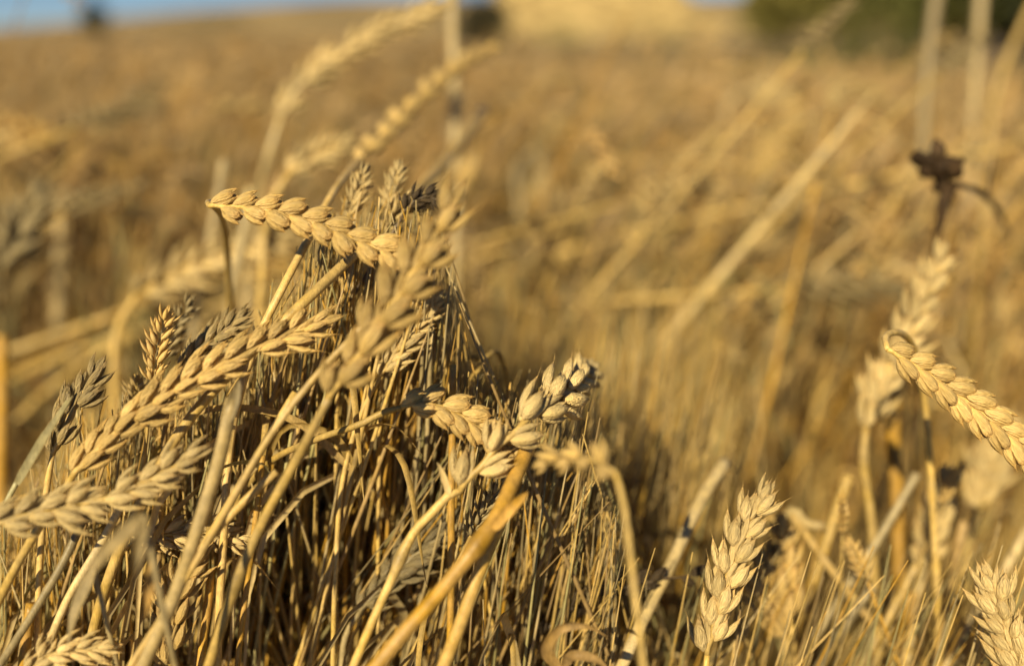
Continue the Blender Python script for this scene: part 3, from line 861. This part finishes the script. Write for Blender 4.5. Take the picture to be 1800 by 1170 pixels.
def build_proto(i):
    rg, eared, pts, r, tint = proto_shape(i)
    me_stem = stem_mb(np.vstack([pts[:3], pts[2] * .25 + pts[3] * .75, pts[3:]]), [r * 1.25, r * 1.2, r, r * .9, r * (.8 if eared else .25)], tint, nodes=(.38, .66, .86) if i % 2 else (.45, .78), k=8, n=30)
    v, f, c = me_stem.data()
    parts = [('stem', make_mesh('stem', v, f, c, M_STRAW), (0, 0, 0))]
    top = pts[-1]
    dr = pts[-1] - pts[-2]; dr /= np.linalg.norm(dr)
    if eared:
        mb = MB()
        droop = rg.uniform(0, .9)
        length = rg.uniform(.030, .045)
        p = [top, top + dr * length * .5 + np.array((.2 * droop, 0, 0)) * length * .5, top + dr * length * (1 - .3 * droop) + np.array((.7 * droop, 0, -.25 * droop)) * length]
        q, lay = ear_layout(p, 5, .0115, 24, np.array((rg.normal() * .5, -1, .2)), rg.uniform(-60, 60), rg)
        tint_e = (EARP, EAR, EARP * .8, GREY)[int(rg.integers(4))]
        for o, m3, sc in lay:
            sv, sf, scc = SPK_MID['open'][int(rg.integers(3))]
            mb.add(o + (sv * sc) @ m3.T, sf, scc * tint_e)
        v, f, c = mb.data()
        parts.append(('ear', make_mesh('ear', v - top, f, c, M_HUSK), tuple(top)))
    if i % 3 == 0:
        mb = MB()
        a = pts[2] * .4 + pts[3] * .6 if not eared else pts[2]
        out = np.array((rg.normal() * .02, rg.normal() * .02, 0))
        p = smooth_path([a, a + out * .6 + (0, 0, .03), a + out * 1.4 + (0, 0, .035), a + out * 2.3 + (0, 0, rg.uniform(-.03, .02))], 16)
        ribbon(mb, p, .0022 * np.interp(np.linspace(0, 1, 16), (0, .2, .7, 1), (.7, 1, .7, .05)), tint * .95, None, rg.uniform(-2, 2), .45)
        v, f, c = mb.data()
        parts.append(('leaf', make_mesh('leaf', v - a, f, c, M_LEAF), tuple(a)))
    return parts, eared, pts[-1]


PROTOS = [build_proto(i) for i in range(24)]


def place_proto(k, top, H, rot, label, group, fat=1.0, tilt=0.0):
    parts, eared, ptop = PROTOS[k]
    s = H / H0
    cz, sz = math.cos(rot), math.sin(rot)
    off = np.array((ptop[0] * cz - ptop[1] * sz, ptop[0] * sz + ptop[1] * cz, ptop[2])) * s
    if fat != 1.0:                  # a sturdier, more slanting stalk
        M3 = Matrix.Rotation(tilt, 3, 'Y') @ Matrix.Rotation(rot, 3, 'Z') @ Matrix.Diagonal((s * fat, s * fat, s))
        off = np.array(M3 @ Vector(ptop))
        s *= top[2] / off[2]
        M3 = Matrix.Rotation(tilt, 3, 'Y') @ Matrix.Rotation(rot, 3, 'Z') @ Matrix.Diagonal((s * fat, s * fat, s))
        off = np.array(M3 @ Vector(ptop))
    root = np.asarray(top) - off
    e = empty('wheat_stalk' if eared else 'straw', tuple(root))
    if fat != 1.0:
        e.rotation_mode = 'QUATERNION'
        e.rotation_quaternion = (Matrix.Rotation(tilt, 3, 'Y') @ Matrix.Rotation(rot, 3, 'Z')).to_quaternion()
        e.scale = (s * fat, s * fat, s)
    else:
        e.rotation_euler = (0, 0, rot)
        e.scale = (s, s, s)
    tag(e, label, 'wheat' if eared else 'straw', group)
    for nm, me, loc in parts:
        link(nm, me, e, loc)
    return e


OUT_U = [-200, -50, 0, 60, 120, 220, 330, 420, 480, 540, 600, 660, 720, 780, 800, 820, 880, 960, 1010, 1040, 1100, 1250, 1400, 1600, 1800, 2000]
OUT_V = [900, 900, 850, 780, 690, 650, 600, 565, 480, 390, 335, 312, 322, 350, 450, 600, 660, 690, 715, 800, 880, 910, 900, 890, 880, 880]


def outline(u):
    return float(np.interp(u, OUT_U, OUT_V))


EARED = [k for k in range(24) if PROTOS[k][1]]
BARE = [k for k in range(24) if not PROTOS[k][1]]
LABEL = {
    ('L', 0): ('thin bare dry straw packed in the thicket under the big diagonal ear', 'bare straws of the lower left thicket'),
    ('L', 1): ('small eared stalk packed in the thicket under the big diagonal ear', 'small ears of the lower left thicket'),
    ('M', 0): ('thin bare dry straw packed in the thicket below the level golden ear', 'bare straws of the middle thicket'),
    ('M', 1): ('small eared stalk packed in the thicket below the level golden ear', 'small ears of the middle thicket'),
    ('R', 0): ('thin bare dry straw standing below the drooping ear and right of the orange straw', 'bare straws of the bottom middle'),
    ('R', 1): ('small eared stalk standing below the drooping ear and right of the orange straw', 'small ears of the bottom middle'),
    ('Q', 0): ('slightly blurred bare straw standing among the lower right stems', 'bare straws of the lower right'),
    ('Q', 1): ('slightly blurred small eared stalk standing among the lower right stems', 'small ears of the lower right'),
}
rg = np.random.default_rng(99)
N_THICK = 185
for i in range(N_THICK):
    if i < 140:
        u = rg.uniform(-30, 860); d = .482 + .06 * rg.random()
    else:
        u = rg.uniform(860, 1830); d = (.50 + .12 * rg.random()) if u < 1120 else rg.uniform(.57, .82)
    vmin = outline(u)
    v = vmin + abs(rg.normal()) * 150 + rg.uniform(-6, 14)
    if v > 1130:
        v = rg.uniform(vmin, 1080)
    eared = rg.random() < .045
    k = int(rg.choice(EARED if eared else BARE))
    top = P(u, v, d)
    rot = float(np.clip(rg.normal() * .5 - .2, -1.4, .35)) if rg.random() > (.12 if u < 1120 else .35) else rg.uniform(2.6, 4.6)
    z = 'L' if u < 430 else 'M' if u < 830 else 'R' if u < 1150 else 'Q'
    lb, gr = LABEL[(z, int(eared))]
    place_proto(k, top, top[2] + .005, rot, lb, gr)

# blurred stalks that rise out of the mid field
rg = np.random.default_rng(321)
MID = []
for i in range(52):
    u = rg.uniform(830, 1800) if i < 36 else rg.uniform(-20, 420)
    d = rg.uniform(.98, 1.9)
    v = (rg.uniform(40, 600) if u > 1200 else rg.uniform(120, 620)) if u > 830 else rg.uniform(150, 520)
    MID.append((u, v, d))
for i in range(22):
    MID.append((rg.uniform(940, 1560), rg.uniform(380, 780), rg.uniform(1.0, 1.5)))
for i, (u, v, d) in enumerate(MID):
    top = P(u, v, d)
    k = int(rg.choice(EARED))
    if rg.random() < .25:
        k = int(rg.choice(BARE))
    rot = float(np.clip(rg.normal() * .5, -1.2, 1.2))
    lb = ('far blurred golden stalk rising out of the field to the right of the thicket', 'blurred stalks of the right field') if u > 830 else ('far blurred golden stalk rising out of the field to the left of the thicket', 'blurred stalks of the left field')
    place_proto(k, top, top[2] + .005, rot, *lb, fat=rg.uniform(1.9, 3.6) if i < 52 else rg.uniform(1.6, 2.6), tilt=float(np.clip(rg.normal() * (.28 if i < 52 else .42) + .2, -.4, .62)))

# ------------------------------------------------------------------ the rest of the field: uncounted stalks, one object
def low_stalk(seed, lod):
    rg = np.random.default_rng(seed)
    mb = MB()
    ks, ns = ((6, 10), (4, 7), (3, 4))[lod]
    lean = rg.uniform(.02, (.17, .34, .36)[lod]); arc = rg.uniform(0, .02 if lod == 0 else .07)
    eared = lod > 0 and rg.random() < .8
    wide = (1, 1.25, 2.2)[lod]
    pts = np.array([(0, 0, 0), (lean * .15, rg.normal() * .01, .33), (lean * .45, rg.normal() * .015, .67), (lean + arc, rg.normal() * .02, 1.0)]) * H0
    tint = (GOLD, ORANGE * .95, GOLD * .9, EAR * .95, BROWN * 1.1, OLIVE, PALE, GREY)[int(rg.integers(8)) if lod else seed % 8]
    tube(mb, smooth_path(pts, ns), (1 if lod else np.interp(np.linspace(0, 1, ns), (0, .8, 1), (1, .9, .25))) * (rg.uniform(.0006, .0015) if lod == 0 else rg.uniform(.0007, .0014) * wide), ks, tint)
    top = pts[-1]
    dr = pts[-1] - pts[-2]; dr /= np.linalg.norm(dr)
    if eared:
        te = (EARP, EAR, EARB, EARP * .8, GREY * 1.1)[int(rg.integers(5))]
        droop = rg.uniform(0, 1.3)
        ln = rg.uniform(.05, .085)
        p = [top, top + (dr + np.array((.35 * droop, 0, -.2 * droop))) * ln * .5, top + (dr + np.array((.8 * droop, rg.normal() * .2, -.9 * droop))) * ln]
        if lod < 2:
            q, lay = ear_layout(p, 6, .0125, 22, np.array((rg.normal(), -1, .2)), rg.uniform(-80, 80), rg)
            for o, m3, sc in lay:
                if lod == 0:
                    sv, sf, scc = SPK_LOW['open'][int(rg.integers(2))]
                else:
                    m = MB()
                    husk(m, np.zeros(3), np.array((.1, 0, 1.)), np.array((1., 0, 0)), 1, .28, .2, 4, 5, np.ones(3))
                    sv, sf, scc = m.data()
                mb.add(o + (sv * sc) @ m3.T, sf, scc * te)
        else:
            tube(mb, smooth_path(p, 5), np.array((.004, .010, .011, .009, .003)) * 1.1, 4, te)
    for _ in range((seed % 3 == 0, 2, 2)[lod]):
        a = pts[1] + (pts[2] - pts[1]) * rg.uniform(.2, 1.6)
        th = rg.uniform(0, 6.28); o = np.array((math.cos(th), math.sin(th), 0)) * rg.uniform(.03, .09)
        p = smooth_path([a, a + o * .5 + (0, 0, .06), a + o * 1.2 + (0, 0, .04), a + o * 1.7 - (0, 0, .06)], (8, 6, 4)[lod])
        n = len(p)
        v = MB()
        ribbon(mb, p, .003 * wide * np.interp(np.linspace(0, 1, n), (0, .3, 1), (.7, 1, .1)), tint * rg.uniform(.75, 1.05), None, rg.uniform(-2, 2), .4)
    return mb.data()


LODS = [[low_stalk(1000 * (l + 1) + i, l) for i in range((28, 16, 12)[l])] for l in range(3)]


def field_height(x, y):
    h = .79 + (.10 * mnoise.noise(Vector((x * 2.6, y * 2.2, 2))) if y < 4 else 0) + .09 * mnoise.noise(Vector((x * .9, y * .9, 5))) + .03 * mnoise.noise(Vector((x * .2, y * .12, 9)))
    if x > 0:                       # the ground cover thins towards the far edge on the right
        h -= .20 * min(1, max(0, (y - 3) / 6)) * min(1, x / 1.5)
    return h


def far_edge(x, y):
    """does the wheat reach this far? the field ends early in the middle and right, and runs to the horizon on the left"""
    return y < (46 if x < -.06 * y - .3 else 9.5 + 1.0 * mnoise.noise(Vector((x * .5, 2, 0))))


rg = np.random.default_rng(2024)
items = [[], [], []]
# near filler, in and behind the thicket
for _ in range(12500):
    d = rg.uniform(.495, 1.15) if rg.random() < .75 else rg.uniform(.495, .60)
    u = rg.uniform(-500, 2300)
    if u > (1100 if d < .8 else 1290) and rg.random() < (.88 if d < .86 else .80):
        continue
    vm = outline(u)
    if u < 860:
        vm = vm + 6 + 50 * rg.random() if d < .75 else vm + (d - .75) * 500 - 20
    elif d < .62 and u > 1120:
        vm += 60
    else:
        vm -= max(0, (d - .78)) * 420
    v = vm + abs(rg.normal()) * (55 if 470 < u < 800 and d < .7 and rg.random() < .6 else 130)
    if 780 < u < 1350 and d > .64 and rg.random() < .8:      # the stand runs on unbroken to the right of the thicket
        v = rg.uniform(580, 840) - (d - .66) * 380
    if 810 < u < 1060 and d < .70 and rg.random() < .5:
        v = rg.uniform(640, 800)
    tp = P(u, v, d)
    if tp[2] < .25:
        continue
    items[0].append((tp[0], tp[1], tp[2], float(np.clip(rg.normal() * .55 - .2, -1.5, .3 if d < .62 else 1.2))))
for _ in range(1050):
    d = rg.uniform(.64, 1.12)
    u = rg.uniform(860, 1310)
    v = rg.uniform(690, 860) - (d - .64) * 330 + max(0, u - 1200) * .25
    tp = P(u, v, d)
    items[0].append((tp[0], tp[1], tp[2], float(np.clip(rg.normal() * .5, -1.2, 1.0))))
# beside the picture, so that the stand goes on
for _ in range(900):
    x = rg.choice((-1, 1)) * rg.uniform(.5, 2.6); y = rg.uniform(.35, 1.3)
    if abs(x) < .62 * y + .12:
        continue
    items[0].append((x, y, field_height(x, y) - .06 + rg.normal() * .05, rg.normal() * .9))
for (y0, y1, dens, lod) in ((1.06, 1.5, 560, 1), (1.5, 2.2, 380, 1), (2.2, 3.8, 210, 1), (3.8, 8, 80, 2), (8, 18, 30, 2), (18, 46, 7, 2)):
    xm = .66 * y1 + .6
    nn = int(dens * (y1 - y0) * 2 * xm)
    xs = rg.uniform(-xm, xm, nn); ys = rg.uniform(y0, y1, nn)
    for x, y in zip(xs, ys):
        if abs(x) > .66 * y + .6 or not far_edge(x, y):
            continue
        h = field_height(x, y) + rg.normal() * .05 + (.08 * rg.random() if rg.random() < .08 else 0) - (rg.uniform(0, .3) if y < 1.6 and rg.random() < .6 else 0)
        items[lod].append((x, y, h, rg.normal() * .7))
VS, FS, CS, off = [], [], [], 0
for lod in range(3):
    for (x, y, h, rot) in items[lod]:
        v, f, c = LODS[lod][int(rg.integers(len(LODS[lod])))]
        s = h / H0
        cz, sz = math.cos(rot), math.sin(rot)
        M3 = np.array(((cz, sz, 0), (-sz, cz, 0), (0, 0, 1))) * s
        vv = v @ M3
        if y < 1.15:                # x, y give the top of a near stalk
            if rg.random() < .30:   # leaning or knocked across its neighbours
                vv[:, 0] += vv[:, 2] * float(np.clip(rg.normal() * .30 + .08, -.5, .6))
            k = vv[np.argmax(vv[:, 2])]
            vv = vv + (x - k[0], y - k[1], 0)
        else:
            vv = vv + (x, y, 0)
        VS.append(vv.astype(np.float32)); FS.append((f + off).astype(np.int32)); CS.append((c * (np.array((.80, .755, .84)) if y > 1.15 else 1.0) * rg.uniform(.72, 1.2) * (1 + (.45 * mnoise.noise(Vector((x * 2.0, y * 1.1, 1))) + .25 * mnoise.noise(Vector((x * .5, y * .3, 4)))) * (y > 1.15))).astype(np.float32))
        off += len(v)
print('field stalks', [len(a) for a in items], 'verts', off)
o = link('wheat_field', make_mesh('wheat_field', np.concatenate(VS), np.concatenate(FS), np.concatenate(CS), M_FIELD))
tag(o, 'dry golden wheat field stretching back blurred to the horizon', 'wheat field', kind='stuff')
